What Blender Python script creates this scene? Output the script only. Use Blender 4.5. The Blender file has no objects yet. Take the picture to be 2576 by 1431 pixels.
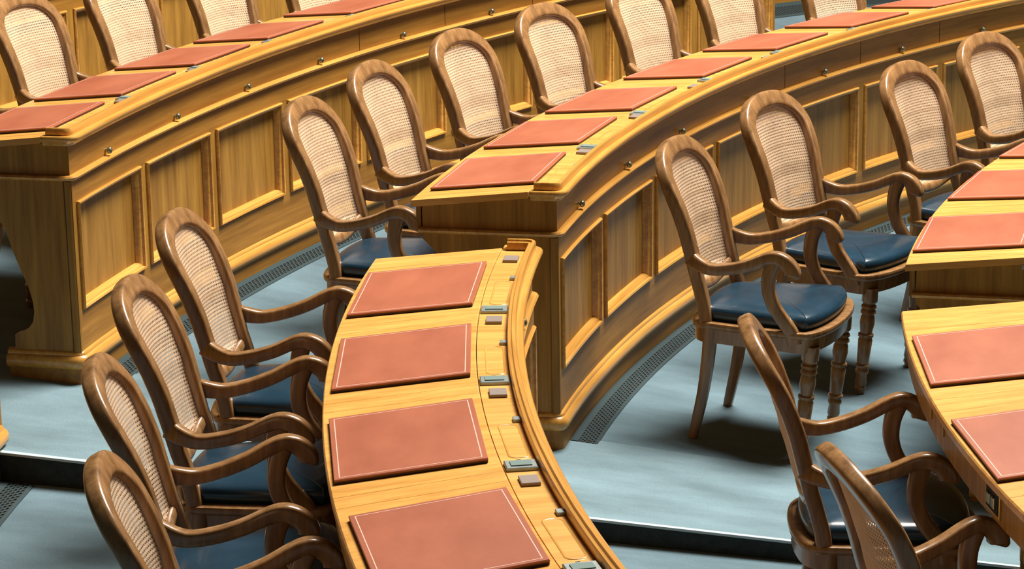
import bpy, bmesh, math, random
from mathutils import Vector, Matrix

scene = bpy.context.scene
COL = scene.collection

# ------------------------------------------------------------------ camera
PIT, ROL, YAW, FPX = 0.2643, -0.0165, 0.1216, 6580.26
ex = Vector((math.cos(YAW), math.sin(YAW), 0)); ey = Vector((-math.sin(YAW), math.cos(YAW), 0)); ez = Vector((0, 0, 1))
fwd = math.cos(PIT) * ey - math.sin(PIT) * ez
upv = math.sin(PIT) * ey + math.cos(PIT) * ez
rgt = math.cos(ROL) * ex + math.sin(ROL) * upv
upc = -math.sin(ROL) * ex + math.cos(ROL) * upv
cam_d = bpy.data.cameras.new('camera'); cam = bpy.data.objects.new('camera', cam_d); COL.objects.link(cam)
m = Matrix((rgt, upc, -fwd)).transposed().to_4x4()
m.translation = Vector((-6.2569, -7.3829, 2.7543))
cam.matrix_world = m
cam_d.sensor_width = 36.0; cam_d.lens = FPX / 2576 * 36.0
cam_d.clip_start = 0.05; cam_d.clip_end = 200
scene.camera = cam

# ------------------------------------------------------------------ world, lights, exposure
w = bpy.data.worlds.new('world'); scene.world = w; w.use_nodes = True
w.node_tree.nodes['Background'].inputs[0].default_value = (1.0, 0.93, 0.82, 1)
w.node_tree.nodes['Background'].inputs[1].default_value = 0.02

def area(name, loc, target, sx, sy, power, col=(1, 0.95, 0.86)):
    d = bpy.data.lights.new(name, 'AREA'); d.shape = 'RECTANGLE'; d.size = sx; d.size_y = sy
    d.energy = power; d.color = col
    o = bpy.data.objects.new(name, d); COL.objects.link(o); o.location = loc
    o.rotation_euler = (Vector(target) - Vector(loc)).to_track_quat('-Z', 'Y').to_euler()
    return o
area('ceiling_skylight', (-4.9, 3.4, 8.4), (-6.8, 1.2, 0.5), 3.6, 3.6, 2300)
area('front_fill_light', (3.5, 4.0, 5.0), (-7.0, 1.5, 0.5), 5.0, 3.0, 140, (1, 0.87, 0.68))  # added warm fill that lifts the desk fronts, no window modelled
scene.view_settings.view_transform = 'Standard'
scene.view_settings.look = 'None'
scene.view_settings.gamma = 1.0
scene.view_settings.use_curve_mapping = False
scene.view_settings.exposure = 0.0

# ------------------------------------------------------------------ materials
def newmat(name):
    mt = bpy.data.materials.new(name); mt.use_nodes = True
    nt = mt.node_tree; b = nt.nodes['Principled BSDF']
    return mt, nt, b
def ramp(nt, c0, c1, p0=0.3, p1=0.7):
    r = nt.nodes.new('ShaderNodeValToRGB')
    r.color_ramp.elements[0].position = p0; r.color_ramp.elements[1].position = p1
    r.color_ramp.elements[0].color = (*c0, 1); r.color_ramp.elements[1].color = (*c1, 1)
    return r
def noise(nt, vec, scale, detail=4.0, rough=0.6):
    n = nt.nodes.new('ShaderNodeTexNoise'); n.inputs['Scale'].default_value = scale
    n.inputs['Detail'].default_value = detail; n.inputs['Roughness'].default_value = rough
    nt.links.new(vec, n.inputs['Vector']); return n
def mapping(nt, vec, sc):
    mp = nt.nodes.new('ShaderNodeMapping'); mp.inputs['Scale'].default_value = sc
    nt.links.new(vec, mp.inputs['Vector']); return mp.outputs[0]
def mix(nt, a, b, fac, mode='MIX'):
    x = nt.nodes.new('ShaderNodeMix'); x.data_type = 'RGBA'; x.blend_type = mode
    if isinstance(fac, float): x.inputs['Factor'].default_value = fac
    else: nt.links.new(fac, x.inputs['Factor'])
    for s, v in (('A', a), ('B', b)):
        i = [k for k in x.inputs if k.name == s and k.type == 'RGBA'][0]
        if isinstance(v, tuple): i.default_value = (*v, 1)
        else: nt.links.new(v, i)
    return [k for k in x.outputs if k.type == 'RGBA'][0]
def bump(nt, b, h, strength, dist=0.002):
    bp = nt.nodes.new('ShaderNodeBump'); bp.inputs['Strength'].default_value = strength; bp.inputs['Distance'].default_value = dist
    nt.links.new(h, bp.inputs['Height']); nt.links.new(bp.outputs[0], b.inputs['Normal'])
def polar(nt):
    """hall polar coordinates (arc length, radius, height) from the world position"""
    g = nt.nodes.new('ShaderNodeNewGeometry'); s = nt.nodes.new('ShaderNodeSeparateXYZ'); nt.links.new(g.outputs['Position'], s.inputs[0])
    a = nt.nodes.new('ShaderNodeMath'); a.operation = 'ARCTAN2'; n_ = nt.nodes.new('ShaderNodeMath'); n_.operation = 'MULTIPLY'; n_.inputs[1].default_value = -1
    nt.links.new(s.outputs['Y'], a.inputs[0]); nt.links.new(s.outputs['X'], n_.inputs[0]); nt.links.new(n_.outputs[0], a.inputs[1])
    k = nt.nodes.new('ShaderNodeMath'); k.operation = 'MULTIPLY'; k.inputs[1].default_value = 7.0; nt.links.new(a.outputs[0], k.inputs[0])
    xy = nt.nodes.new('ShaderNodeCombineXYZ'); nt.links.new(s.outputs['X'], xy.inputs[0]); nt.links.new(s.outputs['Y'], xy.inputs[1])
    l = nt.nodes.new('ShaderNodeVectorMath'); l.operation = 'LENGTH'; nt.links.new(xy.outputs[0], l.inputs[0])
    c = nt.nodes.new('ShaderNodeCombineXYZ'); nt.links.new(k.outputs[0], c.inputs[0]); nt.links.new(l.outputs['Value'], c.inputs[1]); nt.links.new(s.outputs['Z'], c.inputs[2])
    return c.outputs[0]
def wood(name, dark, light, grain, rough=0.34, coat=0.25, space='polar', blotch=0.35, bmp=0.08, spec=0.5):
    mt, nt, b = newmat(name)
    if space == 'polar': v = polar(nt)
    else: v = nt.nodes.new('ShaderNodeTexCoord').outputs['Object']
    n1 = noise(nt, mapping(nt, v, grain), 1.0, 5, 0.62)
    n2 = noise(nt, mapping(nt, v, tuple(g * 3.1 for g in grain)), 1.0, 3, 0.6)
    n3 = noise(nt, mapping(nt, v, (2.3, 2.3, 2.3)), 1.0, 2, 0.5)
    r = ramp(nt, dark, light, 0.3, 0.72); nt.links.new(n1.outputs[0], r.inputs[0])
    fine = ramp(nt, (0.72, 0.66, 0.6), (1.0, 1.0, 1.0), 0.36, 0.6); nt.links.new(n2.outputs[0], fine.inputs[0])
    c = mix(nt, r.outputs[0], fine.outputs[0], 0.55, 'MULTIPLY')
    bl = ramp(nt, (0.72, 0.7, 0.66), (1.12, 1.1, 1.06), 0.3, 0.7); nt.links.new(n3.outputs[0], bl.inputs[0])
    c = mix(nt, c, bl.outputs[0], blotch, 'MULTIPLY')
    nt.links.new(c, b.inputs['Base Color'])
    b.inputs['Roughness'].default_value = rough
    b.inputs['Specular IOR Level'].default_value = spec
    b.inputs['Coat Weight'].default_value = coat; b.inputs['Coat Roughness'].default_value = 0.12
    bump(nt, b, n2.outputs[0], bmp, 0.001)
    return mt
WD = (0.30, 0.135, 0.027); WL = (0.58, 0.31, 0.075)
M = {}
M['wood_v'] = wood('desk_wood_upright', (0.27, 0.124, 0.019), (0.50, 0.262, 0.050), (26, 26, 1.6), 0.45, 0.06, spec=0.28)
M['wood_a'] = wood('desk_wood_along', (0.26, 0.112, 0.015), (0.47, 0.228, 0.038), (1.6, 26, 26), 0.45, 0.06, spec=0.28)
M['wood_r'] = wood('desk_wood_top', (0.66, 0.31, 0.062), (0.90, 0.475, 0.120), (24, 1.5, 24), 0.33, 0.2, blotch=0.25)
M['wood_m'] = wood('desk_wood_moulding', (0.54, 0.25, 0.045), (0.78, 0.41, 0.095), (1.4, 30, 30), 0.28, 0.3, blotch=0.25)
M['chair'] = wood('chair_walnut', (0.185, 0.090, 0.032), (0.42, 0.225, 0.090), (30, 30, 3.5), 0.32, 0.5, 'object', 0.4, spec=0.35)
def plain(name, col, rough, metal=0.0, coat=0.0, nscale=None, namp=0.25, bmp=0.0, space='object', bdist=0.001):
    mt, nt, b = newmat(name)
    b.inputs['Roughness'].default_value = rough; b.inputs['Metallic'].default_value = metal; b.inputs['Coat Weight'].default_value = coat
    if nscale:
        v = polar(nt) if space == 'polar' else nt.nodes.new('ShaderNodeTexCoord').outputs['Object']
        n = noise(nt, v, nscale, 5, 0.65)
        r = ramp(nt, tuple(x * (1 - namp) for x in col), tuple(min(1, x * (1 + namp)) for x in col), 0.3, 0.7)
        nt.links.new(n.outputs[0], r.inputs[0]); nt.links.new(r.outputs[0], b.inputs['Base Color'])
        if bmp: bump(nt, b, n.outputs[0], bmp, bdist)
    else: b.inputs['Base Color'].default_value = (*col, 1)
    return mt
M['cane'] = plain('woven_cane', (0.70, 0.50, 0.335), 0.5, nscale=14, namp=0.12)
M['leather'] = plain('navy_leather', (0.010, 0.034, 0.058), 0.26, coat=0.1, nscale=9, namp=0.25)
M['black'] = plain('black_shadow_gap', (0.006, 0.006, 0.005), 0.8)
M['steel'] = plain('brushed_steel', (0.30, 0.33, 0.31), 0.4, 0.6, nscale=60, namp=0.15)
M['plate'] = plain('grey_cover_plate', (0.27, 0.21, 0.18), 0.42, 0.15)
M['glass'] = plain('console_display', (0.20, 0.27, 0.25), 0.3)
M['bronze'] = plain('aged_bronze', (0.33, 0.33, 0.22), 0.25, 0.85)
M['brass'] = plain('brass', (0.50, 0.33, 0.10), 0.35, 0.8)
M['gilt'] = plain('embossed_gilt_line', (0.85, 0.50, 0.40), 0.45)
M['grille'] = plain('dark_grille_metal', (0.042, 0.062, 0.066), 0.85)
M['grille'].node_tree.nodes['Principled BSDF'].inputs['Specular IOR Level'].default_value = 0.08
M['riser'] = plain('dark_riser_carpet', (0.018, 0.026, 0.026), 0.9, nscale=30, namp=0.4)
def carpet(name, col):
    mt, nt, b = newmat(name)
    v = polar(nt)
    n1 = noise(nt, mapping(nt, v, (6, 2.0, 2)), 1.0, 5, 0.6)
    n2 = noise(nt, v, 260.0, 3, 0.7)
    r = ramp(nt, tuple(x * 0.72 for x in col), tuple(x * 1.22 for x in col), 0.28, 0.72); nt.links.new(n1.outputs[0], r.inputs[0])
    f = ramp(nt, (0.7, 0.7, 0.7), (1.15, 1.15, 1.15), 0.3, 0.7); nt.links.new(n2.outputs[0], f.inputs[0])
    nt.links.new(mix(nt, r.outputs[0], f.outputs[0], 0.6, 'MULTIPLY'), b.inputs['Base Color'])
    b.inputs['Roughness'].default_value = 1.0; b.inputs['Specular IOR Level'].default_value = 0.1; b.inputs['Sheen Weight'].default_value = 0.1
    bump(nt, b, n2.outputs[0], 0.5, 0.003)
    return mt
M['carpet'] = carpet('blue_grey_carpet', (0.130, 0.200, 0.238))
M['carpet_aisle'] = carpet('pale_aisle_carpet', (0.180, 0.268, 0.310))
def padmat():
    mt, nt, b = newmat('red_leather_pad')
    v = nt.nodes.new('ShaderNodeTexCoord').outputs['Object']
    oi = nt.nodes.new('ShaderNodeObjectInfo')
    ad = nt.nodes.new('ShaderNodeVectorMath'); ad.operation = 'ADD'; nt.links.new(v, ad.inputs[0])
    sc = nt.nodes.new('ShaderNodeVectorMath'); sc.operation = 'SCALE'; sc.inputs[0].default_value = (9, 5, 3); nt.links.new(oi.outputs['Random'], sc.inputs['Scale'])
    nt.links.new(sc.outputs[0], ad.inputs[1])
    n1 = noise(nt, mapping(nt, ad.outputs[0], (3, 6, 3)), 1.0, 4, 0.6); n2 = noise(nt, v, 300, 2, 0.6)
    r = ramp(nt, (0.32, 0.086, 0.040), (0.42, 0.126, 0.062), 0.3, 0.7); nt.links.new(n1.outputs[0], r.inputs[0])
    nt.links.new(r.outputs[0], b.inputs['Base Color']); b.inputs['Roughness'].default_value = 0.42
    bump(nt, b, n2.outputs[0], 0.12, 0.001)
    return mt
M['pad'] = padmat()
M['pad_shadow'] = plain('painted_pad_shadow', (0.05, 0.012, 0.008), 0.5)  # near-black red paints the shadow line under each pad

# ------------------------------------------------------------------ mesh helpers
def make_mesh(name, verts, faces, mat, smooth=False, auto=None):
    me = bpy.data.meshes.new(name); me.from_pydata([tuple(v) for v in verts], [], faces)
    bm = bmesh.new(); bm.from_mesh(me)
    bmesh.ops.recalc_face_normals(bm, faces=bm.faces)
    bm.to_mesh(me); bm.free()
    if mat: me.materials.append(mat)
    if smooth:
        for p in me.polygons: p.use_smooth = True
        if auto is not None: me.set_sharp_from_angle(angle=math.radians(auto))
    return me
def obj(name, me, parent=None):
    o = bpy.data.objects.new(name, me); COL.objects.link(o)
    if parent:
        o.parent = parent
        # meshes are written in hall coordinates; the parent's base point is subtracted
        base = parent.get('_base')
        if base is not None: o.location = (-base[0], -base[1], -base[2])
    return o
def thing(name, label, cat, loc=(0, 0, 0), group=None):
    o = bpy.data.objects.new(name, None); COL.objects.link(o); o.location = loc; o.empty_display_size = 0.2
    o['label'] = label; o['category'] = cat
    if group: o['group'] = group
    o['_base'] = tuple(loc)
    return o
def tag(o, label, cat, group=None):
    o['label'] = label; o['category'] = cat
    if group: o['group'] = group
def pol(r, t, z=0.0): return Vector((r * math.cos(t), r * math.sin(t), z))
def seg(t0, t1, step=0.02): return max(1, int(math.ceil(abs(t1 - t0) / step)))

class MB:
    def __init__(s): s.v = []; s.f = []
    def add(s, vs, fs):
        o = len(s.v); s.v += list(vs); s.f += [tuple(i + o for i in f) for f in fs]
    def mesh(s, name, mat, smooth=False, auto=None): return make_mesh(name, s.v, s.f, mat, smooth, auto)

def arc_prism(mb, prof, t0, t1, step=0.02):
    """closed (r,z) polygon swept around the hall centre from t0 to t1"""
    n = seg(t0, t1, step); k = len(prof); vs = []; fs = []
    for i in range(n + 1):
        t = t0 + (t1 - t0) * i / n
        for r, z in prof: vs.append(pol(r, t, z))
    for i in range(n):
        for j in range(k):
            a = i * k + j; b = i * k + (j + 1) % k
            fs.append((a, b, b + k, a + k))
    fs.append(tuple(range(k))); fs.append(tuple(n * k + j for j in range(k)))
    mb.add(vs, fs)
def arc_box(mb, r0, r1, z0, z1, t0, t1, step=0.02, ch=0.0):
    if ch: prof = [(r0 + ch, z0), (r1 - ch, z0), (r1, z0 + ch), (r1, z1 - ch), (r1 - ch, z1), (r0 + ch, z1), (r0, z1 - ch), (r0, z0 + ch)]
    else: prof = [(r0, z0), (r1, z0), (r1, z1), (r0, z1)]
    arc_prism(mb, prof, t0, t1, step)
def box(mb, c, ax, ay, az, hx, hy, hz, ch=0.0):
    c = Vector(c); vs = []; fs = []
    if not ch:
        for sx in (-1, 1):
            for sy in (-1, 1):
                for sz in (-1, 1): vs.append(c + ax * hx * sx + ay * hy * sy + az * hz * sz)
        fs = [(0, 1, 3, 2), (4, 6, 7, 5), (0, 4, 5, 1), (2, 3, 7, 6), (0, 2, 6, 4), (1, 5, 7, 3)]
    else:
        for d, zz in ((0, -hz), (0, hz - ch), (ch, hz)):
            for sx, sy in ((-1, -1), (1, -1), (1, 1), (-1, 1)): vs.append(c + ax * sx * (hx - d) + ay * sy * (hy - d) + az * zz)
        fs = [(0, 1, 2, 3), (8, 9, 10, 11)]
        for l in (0, 4):
            for j in range(4): fs.append((l + j, l + (j + 1) % 4, l + 4 + (j + 1) % 4, l + 4 + j))
    mb.add(vs, fs)
def path_sweep(mb, pts, nrm, prof):
    """closed profile of (outward offset, z) along a plan path; nrm are the outward normals"""
    k = len(prof); vs = []; fs = []
    for p, n in zip(pts, nrm):
        for o, z in prof: vs.append(Vector((p[0] + n[0] * o, p[1] + n[1] * o, z)))
    m_ = len(pts)
    for i in range(m_ - 1):
        for j in range(k):
            a = i * k + j; b = i * k + (j + 1) % k
            fs.append((a, b, b + k, a + k))
    fs.append(tuple(range(k))); fs.append(tuple((m_ - 1) * k + j for j in range(k)))
    mb.add(vs, fs)
def sweep(mb, pts, side, w, h, n=12, e=2.6):
    """rounded section (w along side, h across) along a 3D path"""
    m_ = len(pts); vs = []; fs = []
    for i in range(m_):
        T = (pts[min(i + 1, m_ - 1)] - pts[max(i - 1, 0)]).normalized()
        B = side[i] - T * side[i].dot(T); B.normalize(); N = T.cross(B)
        wi = w[i] if hasattr(w, '__len__') else w; hi = h[i] if hasattr(h, '__len__') else h
        for j in range(n):
            a = 2 * math.pi * (j + 0.5) / n; c, s = math.cos(a), math.sin(a)
            x = math.copysign(abs(c) ** (2 / e), c) * wi / 2; y = math.copysign(abs(s) ** (2 / e), s) * hi / 2
            vs.append(pts[i] + B * x + N * y)
    for i in range(m_ - 1):
        for j in range(n):
            a = i * n + j; b = i * n + (j + 1) % n; fs.append((a, b, b + n, a + n))
    fs.append(tuple(range(n))); fs.append(tuple((m_ - 1) * n + j for j in range(n)))
    mb.add(vs, fs)
def catmull(P, n=6, closed=False):
    P = [Vector(p) for p in P]; out = []; m_ = len(P)
    rng = m_ if closed else m_ - 1
    for i in range(rng):
        if closed: a, b, c, d = P[i - 1], P[i], P[(i + 1) % m_], P[(i + 2) % m_]
        else: a, b, c, d = P[max(i - 1, 0)], P[i], P[i + 1], P[min(i + 2, m_ - 1)]
        for k in range(n):
            t = k / n
            out.append(0.5 * ((2 * b) + (c - a) * t + (2 * a - 5 * b + 4 * c - d) * t * t + (3 * b - a - 3 * c + d) * t ** 3))
    if not closed: out.append(P[-1])
    return out
def lerp_tab(tab, x):
    if x <= tab[0][0]: return tab[0][1]
    for (a, b), (c, d) in zip(tab, tab[1:]):
        if x <= c: return b + (d - b) * (x - a) / (c - a)
    return tab[-1][1]
ORD = ['first', 'second', 'third', 'fourth', 'fifth', 'sixth', 'seventh', 'eighth', 'ninth', 'tenth', 'eleventh', 'twelfth', 'thirteenth', 'fourteenth', 'fifteenth', 'sixteenth', 'seventeenth', 'eighteenth']

# ------------------------------------------------------------------ floor (a shallow cone falling towards the hall centre)
RF, SL = 7.143, 0.0875
def zf(r): return SL * (r - RF)
def zlow(r): return 0.037 + 0.074 * (r - 8.62)
T_STEP = 3.128
def floor_piece(name, zfun, r0, r1, t0, t1, th, mat):
    mb = MB(); arc_prism(mb, [(r0, zfun(r0)), (r1, zfun(r1)), (r1, zfun(r1) - th), (r0, zfun(r0) - th)], t0, t1, 0.03)
    o = obj(name, mb.mesh(name, mat)); o['kind'] = 'structure'; return o
fl = floor_piece('floor', zf, 3.5, 13.5, 1.75, T_STEP, 0.25, M['carpet']); fl['label'] = 'blue grey carpeted upper floor sloping down between the desk rows'; fl['category'] = 'floor'
fl2 = floor_piece('floor', zlow, 3.5, 13.5, T_STEP + 0.0006, 4.3, 0.15, M['carpet']); fl2['label'] = 'blue grey carpeted lower floor beyond the step'; fl2['category'] = 'floor'
mb = MB(); arc_prism(mb, [(3.5, zf(3.5) + 0.003), (13.5, zf(13.5) + 0.003), (13.5, zf(13.5) - 0.002), (3.5, zf(3.5) - 0.002)], 3.027, T_STEP + 0.0003, 0.03)
ar = obj('floor', mb.mesh('floor_aisle', M['carpet_aisle'])); ar['kind'] = 'structure'; ar['label'] = 'paler carpet strip of the aisle above the step'; ar['category'] = 'floor'
# riser, and a pale strip that paints a highlight along the carpet edge
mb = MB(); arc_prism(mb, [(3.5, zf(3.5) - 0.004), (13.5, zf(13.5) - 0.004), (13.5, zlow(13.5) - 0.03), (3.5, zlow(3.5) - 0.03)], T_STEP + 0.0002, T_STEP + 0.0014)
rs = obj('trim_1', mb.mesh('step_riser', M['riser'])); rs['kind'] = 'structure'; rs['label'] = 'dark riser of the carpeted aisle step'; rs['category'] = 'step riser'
mb = MB(); arc_prism(mb, [(3.5, zf(3.5) + 0.004), (13.5, zf(13.5) + 0.004), (13.5, zf(13.5) - 0.004), (3.5, zf(3.5) - 0.004)], T_STEP, T_STEP + 0.0024)
obj('edge_highlight', mb.mesh('step_edge_highlight', plain('painted_edge_highlight', (0.42, 0.52, 0.55), 0.6)), rs)

# ------------------------------------------------------------------ desks
def knob_mesh(R, t, z):
    mb = MB(); ax = pol(-1, t); n = 12
    prof = [(0.0, 0.006), (0.004, 0.0055), (0.008, 0.005), (0.011, 0.0105), (0.017, 0.0125), (0.022, 0.0100), (0.025, 0.004)]
    sd = Vector((-math.sin(t), math.cos(t), 0)); vs = []; fs = []
    for d, r in prof:
        for j in range(n):
            a = 2 * math.pi * j / n
            vs.append(pol(R, t, z) + ax * d + sd * math.cos(a) * r + Vector((0, 0, 1)) * math.sin(a) * r)
    for i in range(len(prof) - 1):
        for j in range(n): fs.append((i * n + j, i * n + (j + 1) % n, (i + 1) * n + (j + 1) % n, (i + 1) * n + j))
    fs.append(tuple(range(n))); fs.append(tuple((len(prof) - 1) * n + j for j in range(n)))
    mb.add(vs, fs); return mb.mesh('knob', M['bronze'], True, 50)

def ring_moulding(R, z0, z1, t0, t1, steps):
    """bolection moulding around a panel: list of (inset, radial position)"""
    n = seg(t0, t1, 0.012); loops = []
    for d, r in steps:
        dt = d / R; L = []
        for i in range(n + 1): L.append(pol(r, t0 + dt + (t1 - t0 - 2 * dt) * i / n, z0 + d))
        for i in range(n + 1): L.append(pol(r, t1 - dt - (t1 - t0 - 2 * dt) * i / n, z1 - d))
        loops.append(L)
    k = len(loops[0]); vs = [v for L in loops for v in L]; fs = []
    for a in range(len(loops) - 1):
        for j in range(k): fs.append((a * k + j, a * k + (j + 1) % k, (a + 1) * k + (j + 1) % k, (a + 1) * k + j))
    mb = MB(); mb.add(vs, fs); return mb

def grid_holes(mb, fn, nu, nv, frac, stag=True, skew=0.0):
    """perforated sheet: each cell a square ring; fn(u,v) gives the position"""
    h = frac / 2
    for i in range(nu):
        for j in range(nv):
            o = 0.0
            q = [(i, j), (i + 1, j), (i + 1, j + 1), (i, j + 1)]
            cx, cy = i + 0.5, j + 0.5
            if stag and j % 2: cx += 0.0
            inn = [(cx - h + skew * -h, cy - h), (cx + h + skew * -h, cy - h), (cx + h + skew * h, cy + h), (cx - h + skew * h, cy + h)]
            s = 0.5 if (stag and j % 2) else 0.0
            vs = [fn(a + s, b) for a, b in q] + [fn(a + s, b) for a, b in inn]
            mb.add(vs, [(k, (k + 1) % 4, 4 + (k + 1) % 4, 4 + k) for k in range(4)])

def desk(key, label, R, zA, te, tf, units, sgn, zfloor, grille=None, gadgets=True, rear_kit=False, far_end=False, foot=1.0):
    """te: angle of the end at the aisle, tf: far end. sgn=+1 when the angle falls away from the aisle end."""
    lo, hi = min(te, tf), max(te, tf)
    base = pol(R + 0.24, te, zfloor(R + 0.24))
    D = thing('curved_desk', label, 'desk', base)
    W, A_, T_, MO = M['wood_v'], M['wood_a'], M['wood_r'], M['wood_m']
    e1 = te - sgn * 0.035 / R            # inside face of the end panel
    # unit limits
    us = sorted(units, reverse=(sgn > 0))
    lim = [te] + [(a + b) / 2 for a, b in zip(us, us[1:])] + [tf]
    # path around the front and the aisle end
    def path(rend, rc=0.02, far=tf):
        P = []; N = []
        n = seg(far, te, 0.015); tb = te - sgn * rc / R
        for i in range(n + 1):
            t = far + (tb - far) * i / n; P.append(pol(R, t)); N.append(pol(-1, t))
        th = Vector((-math.sin(te), math.cos(te), 0)) * sgn; inw = pol(-1, te)
        c = pol(R + rc, te) - th * rc
        for i in range(1, 6):
            a = math.pi / 2 * i / 6; nn = inw * math.cos(a) + th * math.sin(a)
            P.append(c + nn * rc); N.append(nn)
        for r in (R + rc, R + rend): P.append(pol(r, te)); N.append(th)
        return P, N
    def moulding(name, prof, rend, mat, smooth=40, rc=0.02):
        mb = MB(); P, N = path(rend, rc); path_sweep(mb, P, N, prof)
        return obj(name, mb.mesh(name, mat, True, smooth), D)
    # front frame: rails and stiles
    zt, zb = zA - 0.084, zA - 0.457
    mb = MB(); arc_box(mb, R, R + 0.03, zt, zA, lo, hi); obj('rail', mb.mesh('top_rail', A_), D)
    mb = MB(); arc_box(mb, R, R + 0.03, zA - 0.64, zb, lo, hi); obj('rail', mb.mesh('bottom_rail', A_), D)
    ins = 0.026 / R
    for i, tc in enumerate(us):
        a, b = lim[i], lim[i + 1]; a_, b_ = a - sgn * ins * (1.25 if i == 0 else 1), b + sgn * ins
        p0, p1 = min(a_, b_), max(a_, b_)
        mb = MB(); arc_box(mb, R + 0.022, R + 0.034, zb - 0.005, zt + 0.005, p0 - 0.001, p1 + 0.001); obj('panel', mb.mesh('panel', W), D)
        mb = ring_moulding(R, zb, zt, p0, p1, [(0.0, R + 0.004), (0.0, R - 0.007), (0.004, R - 0.012), (0.010, R - 0.010), (0.0125, R - 0.002), (0.015, R - 0.001), (0.024, R + 0.010), (0.026, R + 0.023)])
        obj('panel_moulding', mb.mesh('panel_moulding', MO, True, 35), D)
        # stile between this panel and the next
        if i + 1 < len(us):
            mb = MB(); arc_box(mb, R, R + 0.03, zb, zt, b - ins, b + ins); obj('stile', mb.mesh('stile', W), D)
    mb = MB(); arc_box(mb, R, R + 0.03, zb, zt, lim[0] - sgn * ins * 1.25, lim[0]); obj('stile', mb.mesh('stile', W), D)
    mb = MB(); arc_box(mb, R, R + 0.03, zb, zt, lim[-1], lim[-1] + sgn * ins); obj('stile', mb.mesh('stile', W), D)
    # frieze of drawer fronts, one board per run between the visible joints
    joints = [lim[0]] + [lim[k] for k in (4, 5, 6, 8) if k < len(lim) - 1] + [lim[-1]]
    if len(us) <= 5: joints = [lim[0], lim[-1]]
    boards = []
    for a, b in zip(joints, joints[1:]):
        mb = MB(); g = 0.0022 / R
        arc_box(mb, R + 0.004, R + 0.024, zA + 0.004, zA + 0.125, a - sgn * g, b + sgn * g, ch=0.0015)
        boards.append((min(a, b), max(a, b), obj('drawer_front', mb.mesh('drawer_front', A_), D)))
    mb = MB(); arc_box(mb, R + 0.022, R + 0.03, zA, zA + 0.125, lo + 0.001, hi - 0.001); obj('frieze_backing', mb.mesh('frieze_backing', M['black']), D)
    for tc in us:
        bd = [b for b in boards if b[0] <= tc <= b[1]][0][2]
        k = bpy.data.objects.new('knob', knob_mesh(R + 0.004, tc, zA + 0.030)); COL.objects.link(k); k.parent = bd
    # mouldings
    moulding('astragal', [(0, zA - 0.004), (0.010, zA - 0.006), (0.016, zA - 0.002), (0.018, zA + 0.004), (0.014, zA + 0.010), (0.006, zA + 0.012), (-0.01, zA + 0.012), (-0.01, zA - 0.004)], 0.459, MO)
    moulding('base_moulding', [(-0.01, zA - 0.655), (0.014, zA - 0.655), (0.022, zA - 0.648), (0.026, zA - 0.636), (0.024, zA - 0.622), (0.017, zA - 0.612), (0.010, zA - 0.609), (0.010, zA - 0.603), (0.006, zA - 0.598), (-0.01, zA - 0.592)], 0.262 * foot, MO)
    zl = zfloor(R - 0.03) - 0.01
    moulding('plinth', [(-0.012, zl), (0.010, zl), (0.010, zA - 0.655), (-0.012, zA - 0.655)], 0.258 * foot, A_)
    moulding('cornice', [(-0.01, zA + 0.112), (0.008, zA + 0.112), (0.012, zA + 0.118), (0.018, zA + 0.126), (0.028, zA + 0.130), (0.032, zA + 0.136), (0.032, zA + 0.143), (0.029, zA + 0.147), (-0.01, zA + 0.147)], 0.088, MO)
    moulding('rim', [(-0.012, zA + 0.143), (0.010, zA + 0.143), (0.012, zA + 0.152), (0.012, zA + 0.167), (0.009, zA + 0.172), (0.000, zA + 0.172), (-0.002, zA + 0.166), (-0.010, zA + 0.165), (-0.012, zA + 0.162)], 0.076, MO)
    # end panel: upper box and scrolled lower bracket
    def end_plate(t_out, t_in, first):
        mb = MB(); arc_prism(mb, [(R + 0.004, zA), (R + 0.447, zA), (R + 0.447, zA + 0.079), (R + 0.085, zA + 0.117), (R + 0.004, zA + 0.125)], t_in, t_out); obj('end_panel', mb.mesh('end_panel', W), D)
        S = [(0.004, 0.0), (0.45, 0.0), (0.445, -0.03), (0.40, -0.075), (0.33, -0.115), (0.28, -0.14), (0.252, -0.165), (0.238, -0.205), (0.220, -0.262), (0.197, -0.325), (0.176, -0.375), (0.163, -0.43), (0.161, -0.465), (0.168, -0.50), (0.186, -0.523), (0.212, -0.538), (0.235, -0.546), (0.238, -0.61), (0.245, -0.655), (0.004, -0.655)]
        vs = []; fs = []; k = len(S)
        for t in (t_in, t_out):
            for u, z in S: vs.append(pol(R + (u if u > 0.3 else u * foot), t, zA + z))
        for j in range(k): fs.append((j, (j + 1) % k, k + (j + 1) % k, k + j))
        fs += [tuple(range(k)), tuple(k + j for j in range(k))]
        mb = MB(); mb.add(vs, fs); obj('end_bracket', mb.mesh('end_bracket', W), D)
        # rounded corner post
        if first:
            mb = MB(); dt = 0.004 / R
            th = Vector((-math.sin(t_out), math.cos(t_out), 0)) * sgn; c0 = pol(R + 0.014, t_out) - th * 0.010
            vs = []; fs = []; n = 12
            for z in (zA - 0.60, zA - 0.01):
                for j in range(n):
                    a = 2 * math.pi * j / n; vs.append(c0 + pol(-1, t_out) * 0.0155 * math.cos(a) + th * 0.0165 * math.sin(a) + Vector((0, 0, z)))
            for j in range(n): fs.append((j, (j + 1) % n, n + (j + 1) % n, n + j))
            fs += [tuple(range(n)), tuple(n + j for j in range(n))]
            mb.add(vs, fs); obj('corner_post', mb.mesh('corner_post', W, True, 40), D)
    end_plate(te, e1, True)
    if far_end: end_plate(tf, tf + sgn * 0.035 / R, False)
    # rear apron
    mb = MB(); arc_box(mb, R + 0.452, R + 0.468, zA - 0.004, zA + 0.079, lo + 0.0005, hi - 0.0005); ap = obj('rear_apron', mb.mesh('rear_apron', W), D)
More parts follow.
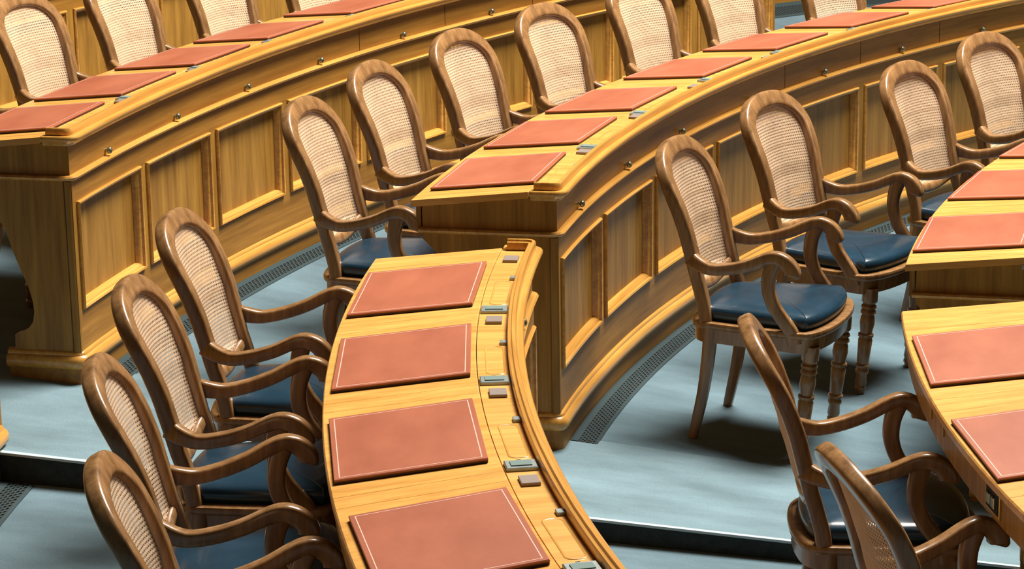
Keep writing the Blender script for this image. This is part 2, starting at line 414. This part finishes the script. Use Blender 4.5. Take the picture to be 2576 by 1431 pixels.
    mb = MB(); arc_box(mb, R + 0.03, R + 0.43, zA + 0.004, zA + 0.016, lo + 0.004, hi - 0.004); obj('underboard', mb.mesh('underboard', W), D)
    # desktop: lids, fixed strips between them, tray board
    def ztop(r): return zA + 0.1005 + (R + 0.482 - r) * 0.105
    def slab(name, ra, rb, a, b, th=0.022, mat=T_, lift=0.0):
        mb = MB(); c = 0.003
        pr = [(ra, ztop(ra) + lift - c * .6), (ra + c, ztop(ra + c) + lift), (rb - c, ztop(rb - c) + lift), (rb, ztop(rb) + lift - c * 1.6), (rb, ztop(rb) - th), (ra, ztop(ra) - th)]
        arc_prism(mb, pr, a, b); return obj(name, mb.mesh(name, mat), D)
    g = 0.0016 / R
    rl = R + 0.094
    edges = []
    for i, tc in enumerate(us):
        h = min(0.300 / R, abs(us[0] - us[1]) * 0.45 if len(us) > 1 else 1)
        edges.append((tc - h, tc + h))
    edges.sort()
    olo, ohi = (lo, hi + 0.012 / R) if sgn > 0 else (lo - 0.012 / R, hi)
    cur = olo
    for a, b in edges:
        a = max(a, lo + 0.004); b = min(b, hi - 0.004)
        if a > cur + 0.001: slab('top_strip', rl, R + 0.482, cur, a)
        slab('lid', rl, R + 0.482, a + g, b - g); cur = b
    if cur < ohi - 0.001: slab('top_strip', rl, R + 0.482, cur, ohi)
    zt_ = ztop(rl)
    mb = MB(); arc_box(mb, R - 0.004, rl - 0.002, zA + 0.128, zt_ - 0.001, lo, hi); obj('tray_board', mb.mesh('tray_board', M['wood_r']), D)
    zz = zt_ - 0.001
    if gadgets:
        for tc in us:
            ct, st = math.cos, math.sin
            def fr(t): return Vector((-math.sin(t), math.cos(t), 0)), pol(1, t), Vector((0, 0, 1))
            # pen recess: a shallow rounded groove outlined by its raised lip
            tt = tc + 0.012; sx, sr, up = fr(tt); cpt = pol(R + 0.045, tt, zz)
            out = []
            hx, hy, rc = 0.125, 0.026, 0.018
            for qx, qy, a0 in ((1, 1, 0), (-1, 1, 90), (-1, -1, 180), (1, -1, 270)):
                for k in range(5):
                    a = math.radians(a0 + 22.5 * k); out.append((qx * (hx - rc) + rc * math.cos(a), qy * (hy - rc) + rc * math.sin(a)))
            vs = []; fs = []; k = len(out)
            for d, z in ((0, 0.0), (0.001, 0.0016), (0.003, 0.0016), (0.006, 0.0004)):
                for x, y in out:
                    l = math.hypot(x / hx, y / hy); vs.append(cpt + sx * (x - math.copysign(d, x)) + sr * (y - math.copysign(d, y)) + up * z)
            for l in range(3):
                for j in range(k): fs.append((l * k + j, l * k + (j + 1) % k, (l + 1) * k + (j + 1) % k, (l + 1) * k + j))
            mb = MB(); mb.add(vs, fs); obj('pen_recess', mb.mesh('pen_recess', MO, True, 60), D)
            # voting console
            tt = tc + 0.272 / R; sx, sr, up = fr(tt)
            if lo + 0.01 < tt < hi - 0.008:
                mb = MB(); box(mb, pol(R + 0.053, tt, zz + 0.004), sx, sr, up, 0.028, 0.036, 0.005, 0.002); co = obj('console', mb.mesh('console', M['steel']), D)
                mb = MB(); box(mb, pol(R + 0.053, tt, zz + 0.010), sx, sr, up, 0.016, 0.024, 0.0015); s_ = bpy.data.objects.new('display', mb.mesh('display', M['glass'])); COL.objects.link(s_); s_.parent = co
                mb = MB(); box(mb, pol(R + 0.053, tt - 0.036 / R, zz + 0.002), sx, sr, up, 0.005, 0.005, 0.003); s_ = bpy.data.objects.new('button', mb.mesh('button', M['bronze'])); COL.objects.link(s_); s_.parent = co
            tt = tc - 0.272 / R; sx, sr, up = fr(tt)
            if lo + 0.006 < tt < hi - 0.006:
                mb = MB(); box(mb, pol(R + 0.050, tt, zz + 0.004), sx, sr, up, 0.027, 0.0215, 0.0045, 0.001); obj('cover_plate', mb.mesh('cover_plate', M['plate']), D)
            tt = tc - 0.06 / R; sx, sr, up = fr(tt)
            mb = MB(); box(mb, pol(R + 0.022, tt, zz + 0.003), sx, sr, up, 0.013, 0.009, 0.005, 0.001); obj('cable_clip', mb.mesh('cable_clip', M['steel']), D)
    if rear_kit:
        for i, tt in enumerate(rear_kit):
            sx, sr, up = Vector((-math.sin(tt), math.cos(tt), 0)), pol(1, tt), Vector((0, 0, 1))
            so = MB(); box(so, pol(R + 0.470, tt, zA + 0.044), sx, up, sr, 0.055, 0.034, 0.003, 0.001); s0 = obj('socket_plate', so.mesh('socket_plate', M['brass']), D)
            so = MB(); box(so, pol(R + 0.473, tt, zA + 0.044), sx, up, sr, 0.046, 0.026, 0.0015); s1 = bpy.data.objects.new('socket_insert', so.mesh('socket_insert', M['black'])); COL.objects.link(s1); s1.parent = s0
            for dx in (-0.017, 0.017):
                so = MB(); box(so, pol(R + 0.476, tt, zA + 0.044) + sx * dx, sx, up, sr, 0.012, 0.014, 0.004, 0.002); s1 = bpy.data.objects.new('socket', so.mesh('socket', M['bronze'])); COL.objects.link(s1); s1.parent = s0
            tt = 3.264; sx, sr = Vector((-math.sin(tt), math.cos(tt), 0)), pol(1, tt)
            so = MB(); box(so, pol(R + 0.470, tt, zA + 0.050), sx, up, sr, 0.030, 0.020, 0.003, 0.001); obj('latch_plate', so.mesh('latch_plate', M['brass']), D)
            tt = 3.2965; sx, sr = Vector((-math.sin(tt), math.cos(tt), 0)), pol(1, tt)
            so = MB(); box(so, pol(R + 0.470, tt, zA + 0.055), sx, up, sr, 0.006, 0.018, 0.003, 0.001); obj('keyhole_plate', so.mesh('keyhole_plate', M['brass']), D)
    if key == 'C':
        th = Vector((-math.sin(te), math.cos(te), 0)); so = MB(); box(so, pol(R + 0.116, te, zA + 0.105) + th * 0.002, pol(1, te), Vector((0, 0, 1)), th, 0.009, 0.008, 0.003, 0.001); obj('key_plate', so.mesh('key_plate', M['steel']), D)
    # floor grille along the front
    if grille:
        ga, gb, gw = grille
        G = thing('floor_grille', 'dark perforated vent strip ' + GR[key], 'floor grille', pol(R - 0.05, ga, zfloor(R - 0.05)))
        r1 = R - 0.012; r0 = r1 - gw; nv = max(4, int(round(gw * 0.62 / 0.0105)))
        if nv % 2: nv += 1
        nu = int(abs(ga - gb) * R / 0.027); dz = 0.006
        def fn(u, v):
            t = ga + (gb - ga) * u / nu; r = r0 + gw * 0.10 + (gw * 0.62) * v / nv; return pol(r, t, zfloor(r) + dz)
        mb = MB(); grid_holes(mb, fn, nu, nv, 0.7, True, 0.45)
        gp = obj('perforated_strip', mb.mesh('perforated_strip', M['grille']), G)
        mb = MB()
        arc_prism(mb, [(r0, zfloor(r0) + 0.003), (r0 + gw * .10, zfloor(r0 + gw * .10) + dz), (r0 + gw * .10, zfloor(r0) - 0.004), (r0, zfloor(r0) - 0.004)], min(ga, gb), max(ga, gb))
        arc_prism(mb, [(r1 - gw * .28, zfloor(r1 - gw * .28) + dz), (r1, zfloor(r1) + dz), (r1, zfloor(r1) - 0.004), (r1 - gw * .28, zfloor(r1 - gw * .28) - 0.004)], min(ga, gb), max(ga, gb))
        obj('border', mb.mesh('grille_border', M['grille']), G)
        mb = MB(); arc_prism(mb, [(r0 + 0.002, zfloor(r0) + 0.0035), (r1, zfloor(r1) + 0.0035), (r1, zfloor(r1) - 0.004), (r0 + 0.002, zfloor(r0) - 0.004)], min(ga, gb), max(ga, gb))
        obj('backing', mb.mesh('grille_backing', M['black']), G)
    return ztop

GR = {'A': 'along the foot of the upper left desk', 'B': 'along the foot of the middle desk', 'Z': 'along the foot of the farthest desk at the top', 'P': 'at the lower left picture edge below the step', 'D': 'hidden below the front of the near centre desk', }
RA, RB, RC, RD, RE, RZ = 8.761, 7.123, 5.545, 7.109, 5.540, 10.40
ZB = 0.7216; ZA_ = ZB + 0.1332; ZD = ZB - 0.0432; ZC = ZB - 0.1665; ZE = ZB - 0.150; ZZ = ZA_ + 0.14
UA = [3.0113, 2.9436, 2.8761, 2.8079, 2.7326, 2.6537, 2.578, 2.510, 2.444]
UB = [3.0019, 2.9159, 2.8314, 2.7361, 2.6439, 2.5540, 2.4654, 2.378, 2.290, 2.203]
UC = [2.977, 2.855, 2.735, 2.615, 2.495]
UD = [3.182, 3.273, 3.364, 3.455, 3.546]
UE = [3.225, 3.350, 3.475]
UZ = [3.02 - 0.0595 * i for i in range(16)]
UP = [3.162, 3.230, 3.298]
tops = {}
tops['Z'] = desk('Z', 'farthest curved desk, only its panelled front showing behind the upper left chairs', RZ, ZZ, 3.048, 2.10, UZ, 1, zf, (2.33, 2.12, 0.28), gadgets=False)
tops['A'] = desk('A', 'long curved honey wood desk at upper left with scrolled dark end', RA, ZA_, 3.0475, 2.408, UA, 1, zf, (3.03, 2.41, 0.105), far_end=True)
tops['B'] = desk('B', 'long curved honey wood desk sweeping from the centre to the upper right', RB, ZB, 3.046, 2.155, UB, 1, zf, (3.0325, 2.16, 0.092))
tops['C'] = desk('C', 'curved wooden desk at the right edge with dark end above the lower right desk', RC, ZC, 3.036, 2.43, UC, 1, zf)
tops['D'] = desk('D', 'near centre curved desk seen from above with a row of big red pads', RD, ZD, 3.126, 3.60, UD, -1, zlow)
tops['E'] = desk('E', 'lower right corner curved desk with brass socket in its chair side', RE, ZE, 3.140, 3.54, UE, -1, zlow, rear_kit=(3.380,), foot=0.45)
tops['P'] = desk('P', 'corner of a wooden desk base cut by the lower left picture edge', RA + 0.042, ZA_ - 0.045, 3.121, 3.335, UP, -1, zlow, (3.131, 3.33, 0.11), gadgets=False)

# ------------------------------------------------------------------ leather pads
def pad_meshes():
    hx, hy, hz = 0.226, 0.176, 0.006
    ex_, ey_, ez_ = Vector((1, 0, 0)), Vector((0, 1, 0)), Vector((0, 0, 1))
    mb = MB(); box(mb, (0, 0, 0.0085), ex_, ey_, ez_, hx, hy, 0.0025, 0.0015); top = mb.mesh('pad_top', M['pad'])
    mb = MB(); box(mb, (0, 0, 0.0030), ex_, ey_, ez_, hx - 0.001, hy - 0.001, 0.0030); und = mb.mesh('pad_underside', M['pad_shadow'])
    mb = MB(); vs = []; fs = []
    for d in (0.012, 0.0142):
        for sx, sy in ((-1, -1), (1, -1), (1, 1), (-1, 1)): vs.append((sx * (hx - d), sy * (hy - d), 0.0113))
    mb.add([Vector(v) for v in vs], [(j, (j + 1) % 4, 4 + (j + 1) % 4, 4 + j) for j in range(4)]); gl = mb.mesh('border_line', M['gilt'])
    return top, und, gl
PM = pad_meshes()
SL_D = math.atan(0.105)
def pad(R, key, tc, uc, label, group, rot=0.0):
    r = R + uc; z = tops[key](r)
    o = bpy.data.objects.new('desk_pad', None); COL.objects.link(o)
    o['label'] = label; o['category'] = 'desk pad'; o['group'] = group
    xa = Vector((-math.sin(tc), math.cos(tc), 0)); ya = -pol(1, tc) * math.cos(SL_D) + Vector((0, 0, math.sin(SL_D)))
    # y axis points to the desk front (uphill), x along the desk
    za = xa.cross(ya)
    q = Matrix((xa, ya, za)).transposed().to_4x4() @ Matrix.Rotation(rot, 4, 'Z'); q.translation = pol(r, tc, z + 0.0008); o.matrix_world = q
    for n, me in (('leather_top', PM[0]), ('underside', PM[1]), ('border_line', PM[2])):
        c = bpy.data.objects.new(n, me); COL.objects.link(c); c.parent = o
random.seed(4)
DN = {'A': 'upper left desk', 'B': 'middle desk', 'C': 'right edge desk', 'D': 'near centre desk', 'E': 'lower right desk'}
for key, R, U, n, uc in (('A', RA, UA, 7, 0.272), ('B', RB, UB, 9, 0.272), ('C', RC, UC, 5, 0.288), ('D', RD, UD, 5, 0.285), ('E', RE, UE, 3, 0.288)):
    for i in range(n):
        pad(R, key, U[i], uc + random.uniform(-0.006, 0.006), 'red leather writing pad on the %s, %s from the aisle' % (DN[key], ORD[i]), 'red leather pads on the desks', random.uniform(-0.012, 0.012))

# ------------------------------------------------------------------ chair
YB = [(0.36, -0.008), (0.43, -0.020), (0.52, -0.042), (0.62, -0.074), (0.70, -0.104), (0.77, -0.138), (0.84, -0.178), (0.93, -0.232), (0.98, -0.264)]
SG = [(0.44, 0.0), (0.54, 0.050), (0.66, 0.054), (0.76, 0.046), (0.86, 0.028), (0.95, 0.008)]
def yb(z): return lerp_tab(YB, z)
def chair_meshes():
    out = {}
    # hoop of the back, from one seat corner over the arch to the other
    half = [(0.186, 0.385), (0.182, 0.45), (0.180, 0.52), (0.181, 0.575), (0.183, 0.615), (0.187, 0.66), (0.192, 0.71), (0.198, 0.77), (0.200, 0.81)]
    arch = []
    a_, b_, e_ = 0.200, 0.118, 2.3
    for k in range(1, 12):
        q = math.pi / 2 * k / 12; arch.append((a_ * math.cos(q) ** (2 / e_), 0.81 + b_ * math.sin(q) ** (2 / e_)))
    right = half + arch; full = right + [(0.0, 0.928)] + [(-x, z) for x, z in reversed(right)]
    P = catmull([Vector((x, 0, z)) for x, z in full], 2)
    pts = []; side = []
    for p in P:
        y = yb(p.z) - lerp_tab(SG, p.z) * max(0, 1 - (p.x / 0.205) ** 2); d = (yb(p.z + 0.03) - yb(p.z - 0.03)) / 0.06
        pts.append(Vector((p.x, y, p.z))); side.append(Vector((0, 1, -d)))
    ww = [lerp_tab([(0.38, 0.044), (0.55, 0.044), (0.7, 0.046), (0.95, 0.042)], p.z) for p in P]
    hh = [lerp_tab([(0.38, 0.040), (0.5, 0.038), (0.60, 0.050), (0.7, 0.052), (0.85, 0.055), (0.95, 0.062)], p.z) for p in P]
    mb = MB(); sweep(mb, pts, side, ww, hh, 20, 4.2); out['back_frame'] = mb.mesh('back_frame', M['chair'], True, 60)
    # lower rail of the back
    pts = []; side = []
    for k in range(13):
        x = -0.185 + 0.37 * k / 12; z = 0.530 - 0.036 * (1 - (x / 0.185) ** 2)
        pts.append(Vector((x, yb(z) - lerp_tab(SG, z) * (1 - (x / 0.205) ** 2), z))); side.append(Vector((0, 1, 0.4)))
    mb = MB(); sweep(mb, pts, side, 0.028, 0.038, 10, 2.8); out['back_rail'] = mb.mesh('back_rail', M['chair'], True, 60)
    # woven cane
    p = 0.0098; mb = MB()
    def inside(x, z):
        if z < 0.505 + 0.03 * (x / 0.15) ** 2: return False
        lim = lerp_tab([(0.5, 0.166), (0.66, 0.170), (0.80, 0.184)], z)
        if z < 0.80: return abs(x) < lim
        q = (z - 0.80) / 0.118
        return q < 1 and (abs(x) / 0.184) ** 2.3 + q ** 2.3 < 1.0
    nx, nz = 38, 44; z0 = 0.500
    h = 0.30
    def pos(i, j, off=0.0):
        x = (i - nx / 2) * p; z = z0 + j * p
        return Vector((x, yb(z) - lerp_tab(SG, z) * (1 - (x / 0.205) ** 2) + 0.006 + off, z))
    for i in range(nx):
        for j in range(nz):
            if not inside((i + 0.5 - nx / 2) * p, z0 + (j + 0.5) * p): continue
            vs = [pos(i, j), pos(i + 1, j), pos(i + 1, j + 1), pos(i, j + 1)]
            cx, cz = i + 0.5, j + 0.5
            oct_ = [pos(cx + h * math.cos(a), cz + h * math.sin(a), 0.0012) for a in [math.radians(225 + 90 * k) for k in range(4)]]
            mid = [pos(cx, j, 0.0018), pos(i + 1, cz, -0.0006), pos(cx, j + 1, 0.0018), pos(i, cz, -0.0006)]
            o = vs + oct_ + mid
            fs = []
            for k in range(4):
                k2 = (k + 1) % 4
                fs += [(k, 8 + k, 4 + k), (8 + k, 4 + k2, 4 + k), (8 + k, k2, 4 + k2)]
            mb.add(o, fs)
    me = bpy.data.meshes.new('cane_panel'); me.from_pydata([tuple(v) for v in mb.v], [], mb.f); me.materials.append(M['cane'])
    bm = bmesh.new(); bm.from_mesh(me); bmesh.ops.remove_doubles(bm, verts=bm.verts, dist=0.00005); bm.to_mesh(me); bm.free(); out['cane_panel'] = me
    # arms and their supports
    for s, nm in ((1, 'r'), (-1, 'l')):
        A = [(0.188, -0.088, 0.614), (0.203, -0.060, 0.604), (0.222, -0.005, 0.596), (0.234, 0.060, 0.611), (0.244, 0.125, 0.637), (0.252, 0.180, 0.668), (0.257, 0.218, 0.681), (0.260, 0.250, 0.674), (0.261, 0.272, 0.656), (0.261, 0.280, 0.638), (0.261, 0.279, 0.628)]
        P = catmull([Vector((x * s, y, z)) for x, y, z in A], 4); n = len(P)
        hh = [0.056 - 0.018 * min(1, k / 9) + 0.016 * max(0, min(1, (k - n + 22) / 16)) for k in range(n)]; hh[-1] *= 0.45; hh[-2] *= 0.75; hh[-3] *= 0.9
        ww = [0.032 + 0.008 * min(1, k / 12) for k in range(n)]; ww[-1] *= 0.5; ww[-2] *= 0.8; ww[-3] *= 0.93
        mb = MB(); sweep(mb, P, [Vector((1, 0, 0))] * n, ww, hh, 20, 4.0); out['armrest_' + nm] = mb.mesh('armrest', M['chair'], True, 60)
        S_ = [(0.252, 0.212, 0.668), (0.250, 0.200, 0.620), (0.247, 0.203, 0.565), (0.244, 0.225, 0.515), (0.241, 0.262, 0.470), (0.238, 0.293, 0.432), (0.236, 0.305, 0.400)]
        P = catmull([Vector((x * s, y, z)) for x, y, z in S_], 4); n = len(P)
        mb = MB(); sweep(mb, P, [Vector((1, 0, 0))] * n, 0.030, [0.052 - 0.008 * math.sin(math.pi * k / n) for k in range(n)], 16, 4.0); out['arm_support_' + nm] = mb.mesh('arm_support', M['chair'], True, 60)
    # seat frame and cushion
    H = [(0.0, 0.412), (0.11, 0.404), (0.195, 0.383), (0.246, 0.352), (0.256, 0.318), (0.248, 0.25), (0.232, 0.12), (0.218, 0.03), (0.203, -0.035), (0.150, -0.075), (0.07, -0.090)]
    ctrl = H + [(0.0, -0.093)] + [(-x, y) for x, y in reversed(H[1:])]
    O = catmull([Vector((x, y, 0)) for x, y in ctrl], 4, True); n = len(O)
    nr = []
    for k in range(n):
        t = O[(k + 1) % n] - O[k - 1]; q = Vector((t.y, -t.x, 0)); q.normalize()
        if q.dot(O[k] - Vector((0, 0.16, 0))) < 0: q = -q
        nr.append(q)
    def zs(y): return 0.408 + 0.10 * (y + 0.02)
    CT = Vector((0, 0.16, 0))
    def loft(levels, cap_top=True):
        vs = []; fs = []
        for ins_, dz in levels:
            for k in range(n):
                p_ = (O[k] - nr[k] * ins_) if ins_ < 0.045 else CT + (O[k] - nr[k] * 0.04 - CT) * (1 - (ins_ - 0.04) / 0.2); vs.append(Vector((p_.x, p_.y, zs(p_.y) + dz)))
        for l in range(len(levels) - 1):
            for k in range(n): fs.append((l * n + k, l * n + (k + 1) % n, (l + 1) * n + (k + 1) % n, (l + 1) * n + k))
        fs.append(tuple(range(n)))
        L = len(levels) - 1; ctr = sum((vs[L * n + k] for k in range(n)), Vector()) / n; vs.append(ctr + Vector((0, 0, levels[-1][2] if len(levels[-1]) > 2 else 0)))
        for k in range(n): fs.append((L * n + k, L * n + (k + 1) % n, len(vs) - 1))
        m2 = MB(); m2.add(vs, fs); return m2
    out['seat_frame'] = loft([(0.016, -0.072), (0.012, -0.026), (0.002, -0.020), (0.0, -0.010), (0.003, -0.002), (0.010, 0.0), (0.03, 0.0)]).mesh('seat_frame', M['chair'], True, 50)
    mb = loft([(0.034, -0.002), (0.029, 0.014), (0.028, 0.026), (0.031, 0.037), (0.040, 0.046), (0.060, 0.052), (0.10, 0.057), (0.14, 0.059)])
    out['cushion'] = mb.mesh('seat_cushion', M['leather'], True)
    # legs
    prof = [(0.392, 0.027), (0.345, 0.029), (0.337, 0.024), (0.332, 0.020), (0.327, 0.027), (0.320, 0.028), (0.314, 0.021), (0.308, 0.027), (0.300, 0.028), (0.294, 0.021), (0.284, 0.025), (0.262, 0.027), (0.232, 0.022), (0.226, 0.022), (0.221, 0.028), (0.213, 0.028), (0.208, 0.022), (0.200, 0.026), (0.120, 0.022), (0.112, 0.020), (0.107, 0.026), (0.099, 0.026), (0.094, 0.019), (0.086, 0.024), (0.078, 0.024), (0.070, 0.019), (0.040, 0.022), (0.030, 0.018), (0.024, 0.021), (0.016, 0.021), (0.010, 0.016), (0.0, 0.016)]
    for s, nm in ((1, 'r'), (-1, 'l')):
        mb = MB(); vs = []; fs = []; k_ = 14
        for z, r in prof:
            for j in range(k_):
                a = 2 * math.pi * j / k_; vs.append(Vector((0.202 * s + r * math.cos(a), 0.352 + r * math.sin(a), z)))
        for l in range(len(prof) - 1):
            for j in range(k_): fs.append((l * k_ + j, l * k_ + (j + 1) % k_, (l + 1) * k_ + (j + 1) % k_, (l + 1) * k_ + j))
        fs += [tuple(range(k_)), tuple((len(prof) - 1) * k_ + j for j in range(k_))]
        mb.add(vs, fs); out['front_leg_' + nm] = mb.mesh('front_leg', M['chair'], True, 45)
        P = catmull([Vector((x * s, y, z)) for x, y, z in [(0.186, 0.002, 0.39), (0.187, 0.004, 0.30), (0.189, -0.001, 0.17), (0.192, -0.014, 0.06), (0.194, -0.022, 0.0)]], 4); n2 = len(P)
        mb = MB(); sweep(mb, P, [Vector((1, 0, 0))] * n2, [0.042 - 0.014 * k / n2 for k in range(n2)], [0.050 - 0.020 * k / n2 for k in range(n2)], 10, 3.4); out['rear_leg_' + nm] = mb.mesh('rear_leg', M['chair'], True, 50)
    return out
CM = chair_meshes()
PARTS = [('back_frame', 'back_frame'), ('back_rail', 'back_rail'), ('cane_panel', 'cane_panel'), ('armrest', 'armrest_r'), ('armrest', 'armrest_l'), ('arm_support', 'arm_support_r'), ('arm_support', 'arm_support_l'), ('seat_frame', 'seat_frame'), ('cushion', 'cushion'), ('leg', 'front_leg_r'), ('leg', 'front_leg_l'), ('leg', 'rear_leg_r'), ('leg', 'rear_leg_l')]
proto = None
def chair(r, t, yaw, low, label, dz=0.0):
    global proto
    zfun, sl = (zlow, 0.074) if low else (zf, SL)
    if proto is None:
        o = bpy.data.objects.new('cane_armchair', None); COL.objects.link(o); proto = o
        for n, k in PARTS:
            c = bpy.data.objects.new(n, CM[k]); COL.objects.link(c); c.parent = o
            if n == 'cane_panel': c['label'] = 'pale woven cane back'
            if n == 'cushion': c['label'] = 'dark navy leather seat cushion'
    else:
        o = proto.copy(); COL.objects.link(o)
        for ch in list(proto.children):
            c = ch.copy(); COL.objects.link(c); c.parent = o
    o['label'] = label; o['category'] = 'chair'; o['group'] = 'cane-backed wooden armchairs at the desks'
    nrm = Vector((-sl * math.cos(t), -sl * math.sin(t), 1)).normalized()
    fw = -pol(1, t + yaw); fw = (fw - nrm * fw.dot(nrm)).normalized(); rt = fw.cross(nrm)
    q = Matrix((rt, fw, nrm)).transposed().to_4x4(); q.translation = pol(r, t, zfun(r) + 0.002 + dz); o.matrix_world = q
    return o
CH = {
 'A': [(9.63, 2.945, 0.0), (9.63, 2.8740, -0.02), (9.634, 2.8041, -0.007), (9.634, 2.7325, -0.007), (9.634, 2.6625, -0.007)],
 'B': [(7.965, 2.9890, 0.0), (7.988, 2.9035, 0.0), (7.978, 2.8143, -0.045), (7.964, 2.7276, -0.065), (8.01, 2.6275, -0.01), (8.025, 2.5425, -0.01), (8.03, 2.4484, -0.01), (8.03, 2.358, -0.01)],
 'C': [(6.695, 2.9735, -0.10), (6.6214, 2.8461, -0.173), (6.400, 2.7129, -0.08), (6.415, 2.5985, -0.065)],
 'D': [(7.985, 3.1505, -0.01), (7.962, 3.2445, -0.03), (7.955, 3.335, 0.0), (7.926, 3.4290, -0.07)],
 'E': [(6.306, 3.2475, 0.0), (6.275, 3.414, 0.06)]}
CL = {
 'A': 'cane-backed wooden armchair at the upper left desk, %s from the aisle',
 'B': 'cane-backed wooden armchair at the middle desk, %s from the aisle',
 'C': 'cane-backed wooden armchair at the right edge desk, %s from the aisle',
 'D': 'cane-backed wooden armchair at the near centre desk, %s from the aisle',
 'E': 'cane-backed wooden armchair at the lower right desk, %s from the aisle'}
for k in 'CBADE':
    for i, (r, t, y) in enumerate(CH[k]):
        lab = CL[k] % ORD[i]
        if k == 'C' and i == 0: lab = 'cane-backed wooden armchair pulled out with its whole navy seat and turned legs showing'
        chair(r, t, y, k in 'DE', lab)
for o in list(bpy.data.objects):
    if '_base' in o: del o['_base']
